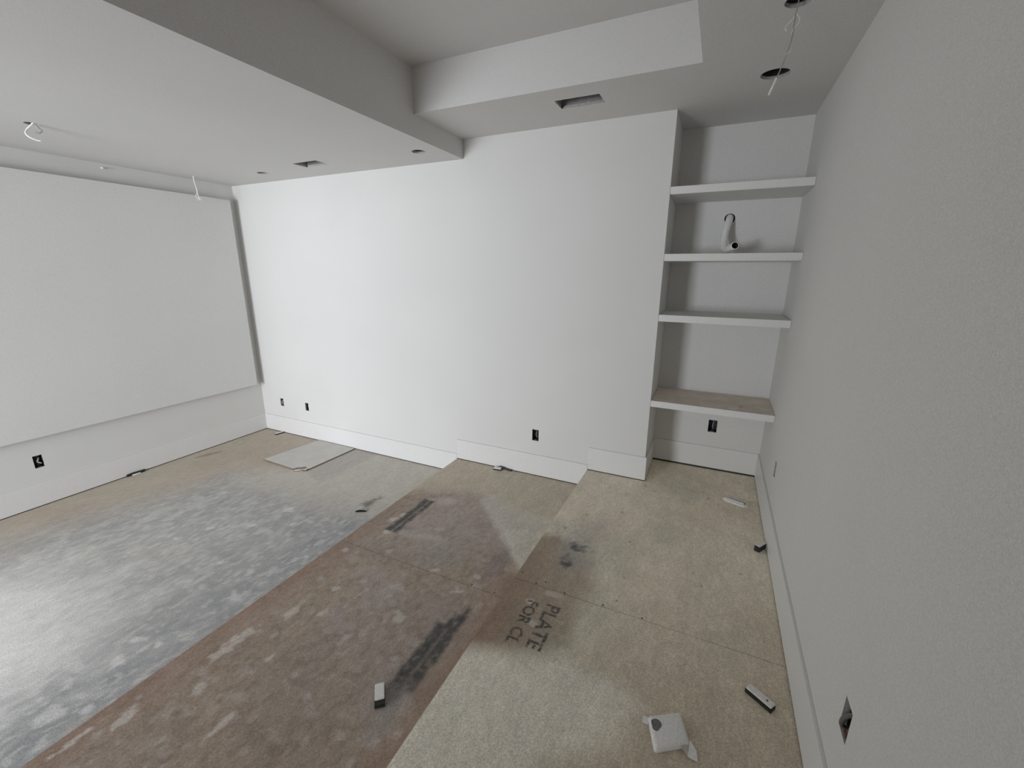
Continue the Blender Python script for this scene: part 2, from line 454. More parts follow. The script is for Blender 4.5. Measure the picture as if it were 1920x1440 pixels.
def col_mid(px, py):
    n = vnoise(px, py, 2.1, 4); n2 = vnoise(px, py, 10, 5); n3 = vnoise(px, py, 26, 6)
    c = np.zeros(px.shape + (3,)) + np.array(BRN)
    c = mixc(c, lin(173, 160, 147), sm(n - 0.5, 0.25) * 0.8)
    c = mixc(c, lin(160, 150, 142), sm(vnoise(px, py, 3.1, 44) - 0.55, 0.2) * 0.6)
    c = mixc(c, lin(146, 127, 113), sm(-py - 2.2, 1.2) * 0.6)
    c = mixc(c, lin(112, 97, 84), sm(vnoise(px * 1.4, py * 0.9, 30, 78, 4) - 0.60, 0.06) * 0.28)
    c = mixc(c, lin(184, 174, 166), sm(vnoise(px, py, 24, 79, 4) - 0.66, 0.06) * 0.4)
    # redder bare strip next to both edges
    c = mixc(c, RED, sm((X1 + 0.10 - px) + (n2 - .5) * .1, 0.10) * sm(-py - 0.8, 0.5) * 0.7)
    c = mixc(c, RED, sm((px - X2 + 0.12) + (n2 - .5) * .14, 0.10) * sm(-py - 1.15, 0.12) * 0.8)
    # clean beige overspray by the back wall
    edge = [(2.5, 0.2), (4.0, 0.2), (4.0, -1.3), (3.78, -1.10), (3.52, -0.86), (3.24, -0.58), (3.10, -0.50), (2.96, -0.55), (2.80, -0.62), (2.5, -0.72)]
    c = mixc(c, lin(198, 188, 170), sm(sdf(px, py, edge) + (n2 - 0.5) * 0.05, 0.09) * 0.95)
    vv = [(3.80, -1.155), (3.20, -0.56), (3.24, -0.46), (3.45, -0.52), (3.9, -0.62), (3.9, -1.155)]
    fv = sm(sdf(px, py, vv), 0.022) * np.clip(0.35 + 0.65 * np.exp(-np.abs((px - 3.20) * 0.70 + (py + 0.56) * 0.71) / 0.09), 0, 1)
    c = mixc(c, lin(216, 213, 202), fv * 0.85)
    c = mixc(c, lin(176, 170, 168), sm(sdf(px, py, vv) - 0.08, 0.1) * (n2 > 0.35) * 0.35)
    # hazy dust and spills
    c = mixc(c, lin(176, 166, 162), sm(sdf(px, py, [(2.9, -0.60), (3.25, -0.62), (3.5, -0.95), (3.45, -1.1), (3.0, -1.13)]) + (n2 - .5) * .2, 0.2) * 0.55)
    c = mixc(c, lin(196, 186, 180), sm(ell(px, py, 2.98, -0.69, .13, .05, 0.3, .6), .4) * 0.7)
    c = mixc(c, lin(196, 188, 182), sm(0.016 - np.abs(py + 1.17 - (px - 2.87) * 0.21), 0.03) * (px > 2.86) * (px < 3.25) * 0.7)
    c = mixc(c, lin(160, 162, 152), sm(ell(px, py, 3.32, -1.22, .16, .10, 0, .7), .5) * 0.35)
    c = mixc(c, lin(118, 104, 112), sm(ell(px, py, 3.64, -1.16, .06, .13, 0, .8), .5) * 0.45)
    c = strip_ink(px, py, c, 2.815, 2.905, -1.17, -0.73, 0)
    c = strip_ink(px, py, c, 3.580, 3.695, -2.03, -1.66, 7)
    c = strip_ink(px, py, c, 3.62, 3.695, -1.68, -1.58, 9)
    c = mixc(c, INK_SHADE, sm(ell(px, py, 3.625, -2.06, .035, .05, 0.3, .8, 88), .4) * .75)  # dark mark beside the clip block, its cast shadow painted in
    c = mixc(c, INK_SHADE, sm(sdf(px, py, [(3.655, -1.62), (3.69, -1.62), (3.69, -1.52), (3.665, -1.52)]) + (n3 - .5) * .02, .01) * .85)
    c = mixc(c, lin(150, 152, 146), sm(ell(px, py, 3.66, -2.13, .05, .10, 0, .7), .5) * 0.5)
    sp = [(3.21, -1.62, .045, .05), (3.25, -1.57, .05, .03), (3.39, -1.73, .03, .035), (3.36, -1.70, .02, .02), (3.02, -1.87, .02, .03), (2.88, -1.93, .03, .045), (2.95, -1.71, .02, .025),
          (2.76, -2.57, .03, .05), (2.89, -2.38, .025, .03), (3.12, -2.44, .015, .05), (3.02, -2.16, .012, .02), (2.80, -2.16, .035, .13), (2.695, -2.70, .014, .07),
          (3.60, -1.30, .02, .02), (2.78, -1.05, .03, .04), (2.80, -0.98, .02, .03), (2.84, -1.19, .025, .025), (3.35, -1.36, .03, .02), (3.55, -1.45, .03, .03), (2.74, -1.45, .02, .02)]
    for i, (x, y, rx, ry) in enumerate(sp):
        c = mixc(c, lin(206, 198, 190), sm(ell(px, py, x, y, rx * .8, ry * .9, 0, 0.9, 150 + i), 0.25) * 0.7)
    r = np.random.default_rng(9)
    for i in range(46):
        x, y = r.uniform(X1 + .03, X2 - .05), r.uniform(-2.9, -0.9); q = r.uniform(0.006, 0.016)
        c = mixc(c, lin(190, 184, 178), sm(ell(px, py, x, y, q, q * r.uniform(0.8, 1.6), 0, 0.9, 190 + i), 0.3) * r.uniform(.3, .65))
    for i in range(6):
        x, y = r.uniform(X1 + .1, X2 - .1), r.uniform(-2.8, -1.4); q = r.uniform(0.05, 0.11)
        c = mixc(c, lin(170, 160, 155), sm(ell(px, py, x, y, q, q, 0, 0.8, 250 + i), 0.7) * .45)
    return c
def col_top(px, py):
    n = vnoise(px, py, 2.4, 14); n2 = vnoise(px, py, 11, 15); n3 = vnoise(px, py, 34, 16)
    c = np.zeros(px.shape + (3,)) + np.array(lin(246, 236, 216))
    c = mixc(c, lin(218, 205, 184), sm(n - 0.5, 0.25) * 0.7)
    c = mixc(c, lin(192, 179, 157), sm(-py - 1.35 + (n2 - 0.5) * 0.6, 0.8) * 0.9)
    c = mixc(c, lin(205, 204, 188), sm(vnoise(px, py, 3.3, 54) - 0.55, 0.2) * 0.4)
    # hazier overspray along the first rows
    edge = [(3.86, -0.98), (3.95, -0.92), (4.06, -0.97), (4.17, -1.10), (4.24, -1.28), (4.24, -1.48), (4.22, -1.66), (4.15, -1.74), (4.04, -1.79), (3.86, -1.855), (3.70, -1.86), (3.70, -0.98)]
    a = sm(sdf(px, py, edge) + (n2 - 0.5) * 0.07, 0.05)
    a = a * (0.72 + 0.28 * sm(4.12 - px, 0.25))
    c = mixc(c, TAN, a * 0.95)
    c = mixc(c, lin(150, 126, 108), a * sm(3.98 - px, 0.12) * sm(-py - 1.30, 0.3) * 0.9)
    br = [(3.80, -0.80), (3.86, -0.76), (4.02, -0.80), (4.14, -0.90), (4.22, -1.02), (4.12, -1.00), (4.00, -0.945), (3.90, -0.90), (3.80, -0.90)]
    c = mixc(c, lin(206, 200, 186), sm(sdf(px, py, br), 0.05) * 0.7)
    c = mixc(c, lin(170, 160, 168), sm(ell(px, py, 4.12, -0.76, .09, .12, 0, .5), .8) * 0.35)
    wh = [(3.80, -1.862), (4.04, -1.80), (4.15, -1.755), (4.22, -1.72), (4.36, -1.75), (4.46, -1.73), (4.56, -1.80), (4.50, -1.98), (4.28, -2.15), (4.0, -2.7), (3.80, -2.9)]
    c = mixc(c, lin(240, 235, 222), sm(sdf(px, py, wh) + (n2 - 0.5) * 0.05, 0.05) * 0.65)
    # grey printed smudges
    c = mixc(c, lin(170, 168, 166), sm(ell(px, py, 4.08, -1.07, .09, .13, .2, .5), .6) * 0.6)
    c = mixc(c, INK_SHADE, sm(ell(px, py, 4.10, -1.00, .05, .035, 0, .9, 61), .4) * sm(n3 - .45, .2) * 0.8)
    c = mixc(c, INK_SHADE, sm(ell(px, py, 4.06, -1.15, .03, .05, 0, .9, 62), .4) * sm(n3 - .42, .2) * 0.8)
    c = mixc(c, lin(130, 128, 118), sm(ell(px, py, 4.09, -1.64, .11, .15, 0, .6, 63), .6) * 0.35)
    r = np.random.default_rng(19)
    sp = [(4.00, -1.50, .02, .02), (4.06, -1.62, .02, .02), (4.09, -1.41, .05, .02), (4.21, -1.74, .03, .02), (4.18, -1.56, .015, .015)]
    for i, (x, y, rx, ry) in enumerate(sp):
        c = mixc(c, lin(204, 196, 184), sm(ell(px, py, x, y, rx, ry, 0, 0.45, 350 + i), 0.25) * 0.6)
    for i in range(26):
        x, y = r.uniform(X2 + .05, W - .1), r.uniform(-2.6, 0.3); q = r.uniform(0.004, 0.008)
        c = mixc(c, lin(104, 92, 78), sm(ell(px, py, x, y, q, q * 1.5, 0, 0.5, 390 + i), 0.3) * r.uniform(.3, .7))
    return c

def sheet(name, x0, x1, y0, y1, z, cf, mat, parent=None, step=0.01, thick=0.018, ymin=-3.6):
    """one floor sheet: a fine grid on top (finer only where it can be seen) with its stain colours, plus its edges"""
    nx = max(2, int(round((x1 - x0) / step)) + 1)
    yv = max(y0, ymin)
    ny = max(2, int(round((y1 - yv) / step)) + 1) if y1 > yv else 2
    xs = np.linspace(x0, x1, nx); ys = np.linspace(yv if y1 > yv else y0, y1, ny)
    if y0 < ys[0] - 1e-6: ys = np.concatenate([np.arange(y0, ys[0] - 0.05, 0.1), ys]); ys[0] = y0
    ny = len(ys)
    X, Y = np.meshgrid(xs, ys, indexing='ij')
    col = cf(X, Y).reshape(-1, 3)
    co = np.stack([X.ravel(), Y.ravel(), np.full(X.size, z)], 1)
    idx = np.arange(nx * ny).reshape(nx, ny)
    q = np.stack([idx[:-1, :-1].ravel(), idx[1:, :-1].ravel(), idx[1:, 1:].ravel(), idx[:-1, 1:].ravel()], 1)
    rim = [idx[:, 0], idx[-1, :], idx[::-1, -1], idx[0, ::-1]]
    base = len(co); extra, faces = [], []
    k = base
    for r_ in rim:
        a, b = r_[0], r_[-1]
        extra += [co[a] - [0, 0, thick], co[b] - [0, 0, thick]]
        faces.append(list(r_[::-1]) + [k, k + 1]); k += 2
    co = np.concatenate([co, np.array(extra)]); col = np.concatenate([col, np.tile(np.array(BRN) * .7, (len(extra), 1))])
    me = bpy.data.meshes.new(name)
    me.from_pydata(co.tolist(), [], q.tolist() + [[int(v) for v in f] for f in faces])
    at = me.color_attributes.new('stain', 'FLOAT_COLOR', 'POINT')
    at.data.foreach_set('color', np.concatenate([col, np.ones((len(col), 1))], 1).astype(np.float32).ravel())
    me.update()
    return link(name, me, mat, parent)

floor = sheet('floor', 0.0, X1 + 0.03, REAR, 0.0, 0.0, col_low, SLAB, step=0.011, thick=0.10)
struct(floor, 'lowest floor level, grey slab clouded with beige overspray and white patches', 'floor')

def platform(name, label, x0, x1, z, joints, cf, extra=None):
    bm = bmesh.new()
    add_box(bm, (x0 + 0.012, REAR, 0.0), (x1 + 0.0, -0.0015, z - 0.019))
    if extra: add_box(bm, extra[0], extra[1])
    root = struct(from_bm(name, bm, SUBF), label, 'platform')
    for a, b in zip(joints[:-1], joints[1:]):
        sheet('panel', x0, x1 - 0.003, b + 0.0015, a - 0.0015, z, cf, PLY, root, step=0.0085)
    box('riser', (x0 + 0.001, REAR, 0.0), (x0 + 0.0125, -0.0015, z - 0.019), TRIM, root)
    return root
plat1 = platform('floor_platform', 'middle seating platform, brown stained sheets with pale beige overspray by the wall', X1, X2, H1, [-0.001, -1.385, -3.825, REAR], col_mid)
plat2 = platform('floor_platform.001', 'highest seating platform, beige overspray with a tan bare patch on its edge', X2, W, H2, [-0.001, -1.385, -3.825, REAR], col_top,
                 ((X3, 0, 0), (W, ND, H2 - 0.019)))
sheet('panel', X3 + 0.001, W - 0.001, 0.0015, ND - 0.001, H2, col_top, PLY, plat2, step=0.02)

# worn joints and nail heads of the sheets
NAIL = plain('rusty_nail_head', (0.07, 0.05, 0.04), 0.7)
for i, (x, y, z, pr) in enumerate([(3.98, -1.375, H2, plat2), (4.02, -1.345, H2, plat2), (4.13, -1.378, H2, plat2), (4.32, -1.375, H2, plat2), (4.50, -1.376, H2, plat2),
                          (3.885, -1.33, H2, plat2), (3.835, -1.39, H1, plat1), (3.74, -1.373, H1, plat1), (3.60, -1.372, H1, plat1)]):
    bm = bmesh.new()
    bmesh.ops.create_cone(bm, cap_ends=True, segments=10, radius1=0.0042, radius2=0.0036, depth=0.002)
    bmesh.ops.translate(bm, vec=(x, y, z + 0.001), verts=bm.verts)
    from_bm('nail_head', bm, NAIL, pr)

# faded stencil printed on the top platform, read from the right wall side
INKM = plain('faded_stencil_ink', (0.10, 0.10, 0.095), 0.9, 0, 0.5, 140)
_nt = INKM.node_tree; _out = _nt.nodes['Material Output']; _b = _nt.nodes['Principled BSDF']
_n = noise(_nt, 75, 4, 0.75, objcoord(_nt)); _r = ramp(_nt, _n.outputs[0], [(0.40, (0.12,) * 3), (0.60, (0.92,) * 3)])
_tr = _nt.nodes.new('ShaderNodeBsdfTransparent'); _mx = _nt.nodes.new('ShaderNodeMixShader')
_nt.links.new(_r.outputs[0], _mx.inputs[0]); _nt.links.new(_tr.outputs[0], _mx.inputs[1]); _nt.links.new(_b.outputs[0], _mx.inputs[2])
_nt.links.new(_mx.outputs[0], _out.inputs['Surface'])
def stencil(txt, x, y, z, size, parent, sx=1.0):
    cu = bpy.data.curves.new('stamped_letters', 'FONT'); cu.body = txt; cu.size = size; cu.space_character = 1.05; cu.offset = 0.0022
    o = bpy.data.objects.new('stamped_letters', cu); C.objects.link(o)
    dg = bpy.context.evaluated_depsgraph_get(); me = bpy.data.meshes.new_from_object(o.evaluated_get(dg))
    bpy.data.objects.remove(o, do_unlink=True)
    q = link('stamped_letters', me, None, parent); me.materials.clear(); me.materials.append(INKM)
    q.rotation_euler = (0, 0, -math.pi / 2); q.scale = (sx, 1, 1); q.location = (x, y, z + 0.0008)
    q['label'] = 'faded dark stencilled letters'
    return q
stencil('PLATE', 4.080, -1.475, H2, 0.094, plat2, 1.0)
stencil('FOR CL', 3.990, -1.490, H2, 0.076, plat2, 1.0)

# ------------------------------------------------------------------ screen panel and shelves
t = thing('screen_panel', 'large flat white screen panel standing proud of the left wall', 'panel', (0, -2.6, 0.56))
PP = 0.09
box('board', (0.001, -2.65, 0.008), (PP, 2.6 - 0.100, 1.929), WALL, t, 0.002)
shelf_z = [2.3404, 1.9322, 1.5349, 0.9226]
lab = ['topmost white shelf of the niche, just under the ceiling', 'second white shelf from the top, under the bent pipe',
       'third white shelf from the top in the niche', 'lowest and deepest looking white shelf, above the niche outlet']
for z, l in zip(shelf_z, lab):
    bm = bmesh.new()
    add_box(bm, (X3 + 0.0015, 0.002, z - 0.045), (W - 0.0015, ND - 0.001, z), 0, 0.0012)
    bm.normal_update()
    for f in bm.faces:
        if f.normal.z > 0.9: f.material_index = 1 if z < 1.0 else 2
    o = from_bm('shelf', bm, [TRIM, SHELFTOP, WALL])
    tag(o, l, 'shelf', 'shelves in the niche')

# ------------------------------------------------------------------ bent pipe in the niche
t = thing('conduit_pipe', 'white bent pipe coming out of the niche wall, open end forward', 'pipe', (4.66, ND, 2.18))
path = [Vector(p) - Vector((4.66, ND, 2.18)) for p in [(4.662, 0.485, 2.205), (4.657, 0.405, 2.160), (4.643, 0.350, 2.085), (4.641, 0.300, 2.010), (4.658, 0.225, 1.960), (4.684, 0.150, 1.969), (4.708, 0.085, 1.982)]]
cp = catmull(path, 8)
bm = bmesh.new()
ro = add_tube(bm, cp, 0.0235, 20, cap=False)
ri = add_tube(bm, cp[-14:], 0.0200, 20, cap=False, mi=1)
a, b = ro[-1], ri[-1]
for v in b: pass
# annular lip
mp = min(range(20), key=lambda k: (b[k].co - a[0].co).length)
for k in range(20):
    f = bm.faces.new((a[k], a[(k + 1) % 20], b[(k + 1 + mp) % 20], b[(k + mp) % 20]))
f = bm.faces.new(ri[0]); f.material_index = 1
me = bpy.data.meshes.new('pipe_body'); bm.to_mesh(me); bm.free()
link('pipe_body', me, [PVC, PIPEIN], t)
box('wall_cavity', (-0.06, 0.016, -0.06), (0.06, 0.10, 0.06), DARK, t)['label'] = 'dark cut-out behind the pipe'

# ------------------------------------------------------------------ outlet boxes
def outlet(loc, rotz, wd, ht, label, style=0):
    """local x along the wall, local +y into the wall"""
    t = thing('outlet_box', label, 'outlet box', loc, rotz, 'unfinished outlet boxes')
    bm = bmesh.new(); a, b = wd / 2 + 0.002, ht / 2 + 0.002; d = 0.07; y0 = 0.014
    P = lambda x, y, z: bm.verts.new((x, y, z))
    cs = [(-a, -b), (a, -b), (a, b), (-a, b)]
    for k in range(4):
        p, q = cs[k], cs[(k + 1) % 4]
        bm.faces.new((P(p[0], y0, p[1]), P(q[0], y0, q[1]), P(q[0], d, q[1]), P(p[0], d, p[1])))
    bm.faces.new([P(x, d, z) for x, z in cs])
    me = bpy.data.meshes.new('box_shell'); bm.to_mesh(me); bm.free()
    link('box_shell', me, BOXP, t)
    for s in (1, -1):
        box('mounting_tab', (-wd * 0.20, 0.006, s * ht * 0.47 - 0.006), (wd * 0.20, 0.010, s * ht * 0.47 + 0.006), BOXP, t)
    if style == 0:
        tube('wire', [(-0.006, 0.068, 0.035), (0.004, 0.03, 0.03), (0.000, 0.018, 0.0), (0.006, 0.03, -0.03), (0.012, 0.068, -0.035)], 0.0032, GREYW, t, 6, 5)
        tube('wire', [(-0.012, 0.068, -0.02), (-0.016, 0.03, -0.01), (-0.014, 0.028, 0.022), (-0.008, 0.068, 0.03)], 0.0022, BLACKW, t, 6, 5)
    elif style == 1:
        tube('wire', [(0.01, 0.068, 0.03), (0.006, 0.014, 0.022), (-0.004, 0.010, -0.002), (0.012, 0.004, -0.018), (0.018, 0.05, -0.03)], 0.0055, GREYW, t, 6, 5)
        tube('wire', [(-0.012, 0.068, 0.0), (-0.012, 0.02, -0.012), (0.004, 0.012, -0.036), (0.006, 0.05, -0.045)], 0.003, BLACKW, t, 6, 5)
    elif style == 2:
        tube('wire', [(-0.010, 0.068, -0.04), (-0.012, 0.006, -0.036), (0.0, -0.006, -0.002), (0.010, 0.006, 0.03), (0.006, 0.05, 0.04)], 0.006, plain('dull_grey_strap', (0.13, 0.13, 0.125), 0.6), t, 8, 5)
        tube('wire', [(0.012, 0.068, -0.04), (0.012, 0.01, -0.036), (0.012, 0.012, -0.01), (0.012, 0.05, 0.01)], 0.0035, COPPER, t, 6, 5)
    return t
labs = ['small open outlet box on the back wall, the one nearest the left corner', 'narrow open outlet box low on the back wall, second from the left corner',
        'dark open outlet box on the back wall above the middle platform']
for o, l, st in zip(OUT_BACK, labs, (1, 0, 0)): outlet((o[0], 0, o[1]), 0, o[2], o[3], l, st)
o = OUT_NICHE[0]; outlet((o[0], ND, o[1]), 0, o[2], o[3], 'dark open outlet box inside the niche, under the lowest shelf', 0)
o = OUT_RIGHT[0]; outlet((W, o[0], o[1]), -math.pi / 2, o[2], o[3], 'outlet box seen edge-on as a slit, on the right wall beside the niche', 0)
o = OUT_RIGHT[1]; outlet((W, o[0], o[1]), -math.pi / 2, o[2], o[3], 'open outlet box with a bent wire on the right wall nearest the camera', 2)
o = OUT_LEFT[0]; outlet((0, o[0], o[1]), math.pi / 2, o[2], o[3], 'open outlet box with a folded wire on the left wall under the screen panel', 1)

# ------------------------------------------------------------------ ceiling cut-outs
def duct(name, r, z, label, mat):
    t = thing(name, label, 'vent opening', ((r[0] + r[1]) / 2, (r[2] + r[3]) / 2, z), 0, 'ceiling vent openings')
    a, b = (r[1] - r[0]) / 2 + 0.004, (r[3] - r[2]) / 2 + 0.004
    bm = bmesh.new(); P = lambda x, y, zz: bm.verts.new((x, y, zz))
    cs = [(-a, -b), (a, -b), (a, b), (-a, b)]
    for k in range(4):
        p, q = cs[k], cs[(k + 1) % 4]
        bm.faces.new((P(p[0], p[1], 0.015), P(q[0], q[1], 0.015), P(q[0] * .9, q[1] * .9, 0.13), P(p[0] * .9, p[1] * .9, 0.13)))
    bm.faces.new([P(x * .9, y * .9, 0.13) for x, y in cs])
    me = bpy.data.meshes.new('duct_boot'); bm.to_mesh(me); bm.free(); link('duct_boot', me, mat, t)
    for sx in (-1, 1):
        for sy in (-1, 1):
            box('nail_tab', (sx * (a - .006) - .004, sy * (b - .006) - .004, 0.004), (sx * (a - .006) + .004, sy * (b - .006) + .004, 0.018), DARK, t)
    return t
duct('vent_opening', VENT_L, H, 'rectangular vent cut-out in the lower ceiling, between two round holes', DUCT)
duct('vent_opening', VENT_R, HB, 'ragged rectangular vent cut-out in the higher ceiling near the back wall', DUCT)
def can(cx, cy, r, z, label, name='downlight_opening', depth=0.14, inner=DARK):
    t = thing(name, label, 'light opening', (cx, cy, z), 0, 'round light openings in the ceilings')
    bm = bmesh.new(); n = 28; R2 = r + 0.003
    rg = [[bm.verts.new((math.cos(2 * math.pi * k / n) * R2, math.sin(2 * math.pi * k / n) * R2, zz)) for k in range(n)] for zz in (0.015, 0.02, depth)]
    for i in range(2):
        for k in range(n): bm.faces.new((rg[i][k], rg[i][(k + 1) % n], rg[i + 1][(k + 1) % n], rg[i + 1][k]))
    bm.faces.new(rg[2])
    me = bpy.data.meshes.new('can_shell'); bm.to_mesh(me); bm.free(); link('can_shell', me, inner, t)
    if depth > 0.1: tube('supply_wire', [(-r * .5, 0, depth - .004), (-r * .2, r * .3, depth * .6), (r * .3, 0.0, depth * .5), (r * .5, -r * .2, depth - .004)], 0.003, GREYW, t, 6, 5)
    return t
can(*DL[0], H, 'small round light hole in the lower ceiling near the left corner')
can(*DL[1], H, 'small round light hole in the lower ceiling near the soffit edge')
can(*HOLE_R[0], HB, 'large round dark light hole in the ceiling in front of the niche')
can(*HOLE_R[1], HB, 'round hole at the top of the picture where a cable hangs out')
can(0.866, -1.733, 0.035, H, 'small round hole in the lower ceiling with a white cable coil', depth=0.05)

# ------------------------------------------------------------------ hanging cables
t = thing('hanging_cable', 'long thin white cable hanging from the ceiling in front of the niche', 'cable', (4.788, -0.965, HB), 0, 'loose cables from the ceilings')
tube('sheath', [(0.0, 0.0, 0.10), (0.0, 0.0, 0.0), (-0.004, 0.0, -0.05), (-0.004, 0.0, -0.11), (-0.018, 0.0, -0.18), (-0.036, 0.0, -0.24)], 0.0022, GREYW, t, 6)
tube('cut_end', [(-0.036, 0.0, -0.238), (-0.044, 0.0, -0.262), (-0.055, 0.0, -0.293)], 0.0040, WHITEW, t, 8)
tube('wire', [(-0.002, 0.0, -0.045), (-0.018, 0.004, -0.06), (-0.03, 0.0, -0.075), (-0.026, -0.004, -0.09)], 0.0022, WHITEW, t, 6)
tube('wire', [(-0.004, 0.0, -0.035), (0.008, 0.0, -0.05), (0.012, 0.0, -0.065), (-0.002, 0.0, -0.085), (-0.01, 0, -0.10)], 0.0018, WHITEW, t, 6)
tube('wire', [(-0.018, 0.0, -0.165), (-0.006, 0.0, -0.158), (-0.002, 0.002, -0.150)], 0.0018, WHITEW, t, 6)
t = thing('hanging_cable', 'short white twisted cable hanging over the corner of the screen panel', 'cable', (0.172, -0.464, H), 0, 'loose cables from the ceilings')
tube('sheath', [(0.0, 0.0, 0.05), (0.0, 0.0, 0.0), (-0.003, 0.004, -0.05), (0.004, 0.008, -0.10), (0.0, 0.014, -0.145), (0.006, 0.016, -0.18), (0.010, 0.020, -0.205)], 0.0045, WHITEW, t, 8)
tube('wire', [(0.0, 0.010, -0.14), (-0.012, 0.0, -0.17), (0.004, 0.0, -0.185), (-0.004, 0.012, -0.205)], 0.0032, WHITEW, t, 6)
tube('wire', [(0.0, 0.012, -0.18), (0.016, 0.022, -0.190), (0.010, 0.034, -0.205)], 0.0032, WHITEW, t, 6)
t = thing('hanging_cable', 'coiled white cable poking out of the lower ceiling at the left edge', 'cable', (0.866, -1.733, H), 0, 'loose cables from the ceilings')
tube('sheath', [(0.022, 0.0, 0.006), (0.010, -0.008, -0.010), (-0.006, -0.026, -0.035), (-0.004, -0.036, -0.060), (0.008, -0.024, -0.080), (0.020, 0.0, -0.090), (0.026, 0.012, -0.090)], 0.005, WHITEW, t, 8)
tube('wire', [(0.026, 0.004, 0.004), (0.020, 0.018, -0.020), (0.022, 0.028, -0.032), (0.018, 0.014, -0.048), (0.010, 0.0, -0.044)], 0.004, GREYW, t, 6)
o = tube('wall_anchor', [(0.0, -1.065, 2.605), (0.012, -1.065, 2.606), (0.016, -1.060, 2.600)], 0.006, WHITEW)
tag(o, 'tiny white plug on the wall above the screen panel', 'plug')

# ------------------------------------------------------------------ loose pieces on the floor
# board off-cut with a chewed corner
t = thing('board_offcut', 'pale board lying flat on the lower floor against the back wall', 'board', (0, 0, 0.0))
def slab(bm, poly, z0, z1, mt=0, ms=1):
    lo = [bm.verts.new((x, y, z0)) for x, y in poly]; hi = [bm.verts.new((x, y, z1)) for x, y in poly]
    f = bm.faces.new(hi); f.material_index = mt
    bm.faces.new(lo[::-1]).material_index = ms
    n = len(poly)
    for k in range(n):
        bm.faces.new((lo[k], lo[(k + 1) % n], hi[(k + 1) % n], hi[k])).material_index = ms
bm = bmesh.new()
slab(bm, [(0.79, -0.61), (1.225, -0.630), (1.25, -0.59), (1.275, -0.575), (1.30, -0.545), (1.335, -0.575), (1.365, -0.570), (1.394, -0.024), (0.87, -0.022)], 0.0005, 0.012)
from_bm('sheet_core', bm, [HARDB, EDGEB], t)
bm = bmesh.new()
slab(bm, [(1.262, -0.655), (1.300, -0.630), (1.315, -0.596), (1.285, -0.605), (1.255, -0.628)], 0.001, 0.006)
from_bm('torn_corner', bm, [SCRAPW, EDGEB], t)
bm = bmesh.new()
slab(bm, [(1.335, -0.615), (1.365, -0.598), (1.362, -0.578), (1.338, -0.585)], 0.001, 0.016)
from_bm('torn_corner', bm, [SCRAPW, EDGEB], t)

def clip_block(name, label, loc, rot, L, Wd, Hh, cap=0.35, tilt=0.0, cat='offcut', holes=(), back=0.0):
    """a small block: dark body, pale cap set back a little, two screw dimples"""
    t = thing(name, label, cat, loc, rot)
    t.rotation_euler = (tilt, 0, rot)
    bm = bmesh.new(); add_box(bm, (-L / 2, -Wd / 2, 0), (L / 2, Wd / 2, Hh * (1 - cap)), 0, 0.0015)
    from_bm('body', bm, BLK, t)
    bm = bmesh.new(); add_box(bm, (-L / 2 + .002 + back, -Wd / 2 + .001, Hh * (1 - cap)), (L / 2 - .002, Wd / 2 - .001, Hh), 0, 0.002)
    from_bm('cap', bm, SCRAPW, t)
    for s in holes:
        bm = bmesh.new(); bmesh.ops.create_cone(bm, cap_ends=True, segments=10, radius1=Wd * .13, radius2=Wd * .13, depth=.001)
        bmesh.ops.translate(bm, vec=(s * L, 0, Hh + .0004), verts=bm.verts); from_bm('screw_hole', bm, SCRAPG, t)
    return t
clip_block('plastic_clip', 'white topped black block lying alone on the brown middle platform', (3.592, -2.092, H1), 0.72 - 1.57 + 3.1416, 0.088, 0.040, 0.030, .45, back=0.018)
clip_block('plastic_clip', 'long white bar with a dark side on the top platform near the right wall', (4.953, -1.588, H2), -0.70 + 0.1, 0.098, 0.030, 0.026, .35, holes=(.25,))
clip_block('plastic_clip', 'small black block with a white edge against the right baseboard', (5.026, -0.570, H2), 1.0, 0.070, 0.030, 0.036, .12)
clip_block('plastic_clip', 'tiny pale block against the back baseboard on the middle platform', (3.085, -0.045, H1), 0.1, 0.070, 0.038, 0.020, .5)
clip_block('plastic_clip', 'little pale topped stick on the lower floor in the back left corner', (0.292, -0.055, 0), 1.35, 0.11, 0.028, 0.018, .35)

# dark wad under the left baseboard
t = thing('cable_stub', 'dark cable stub with a white end poking from under the left baseboard', 'cable', (0.0, -1.32, 0.0))
tube('sheath', [(0.014, -0.06, 0.010), (0.020, -0.02, 0.014), (0.024, 0.03, 0.013), (0.015, 0.075, 0.008)], 0.012, BLK, t, 8)
tube('cut_end', [(0.030, -0.025, 0.006), (0.036, 0.01, 0.006), (0.034, 0.035, 0.006)], 0.006, WHITEW, t, 8)
t = thing('cable_stub', 'dark cable stub beside the tiny pale block at the back baseboard', 'cable', (3.15, -0.02, H1))
tube('sheath', [(-0.06, -0.006, 0.022), (-0.02, -0.005, 0.018), (0.02, -0.004, 0.010), (0.06, -0.004, 0.008)], 0.006, BLK, t, 8)

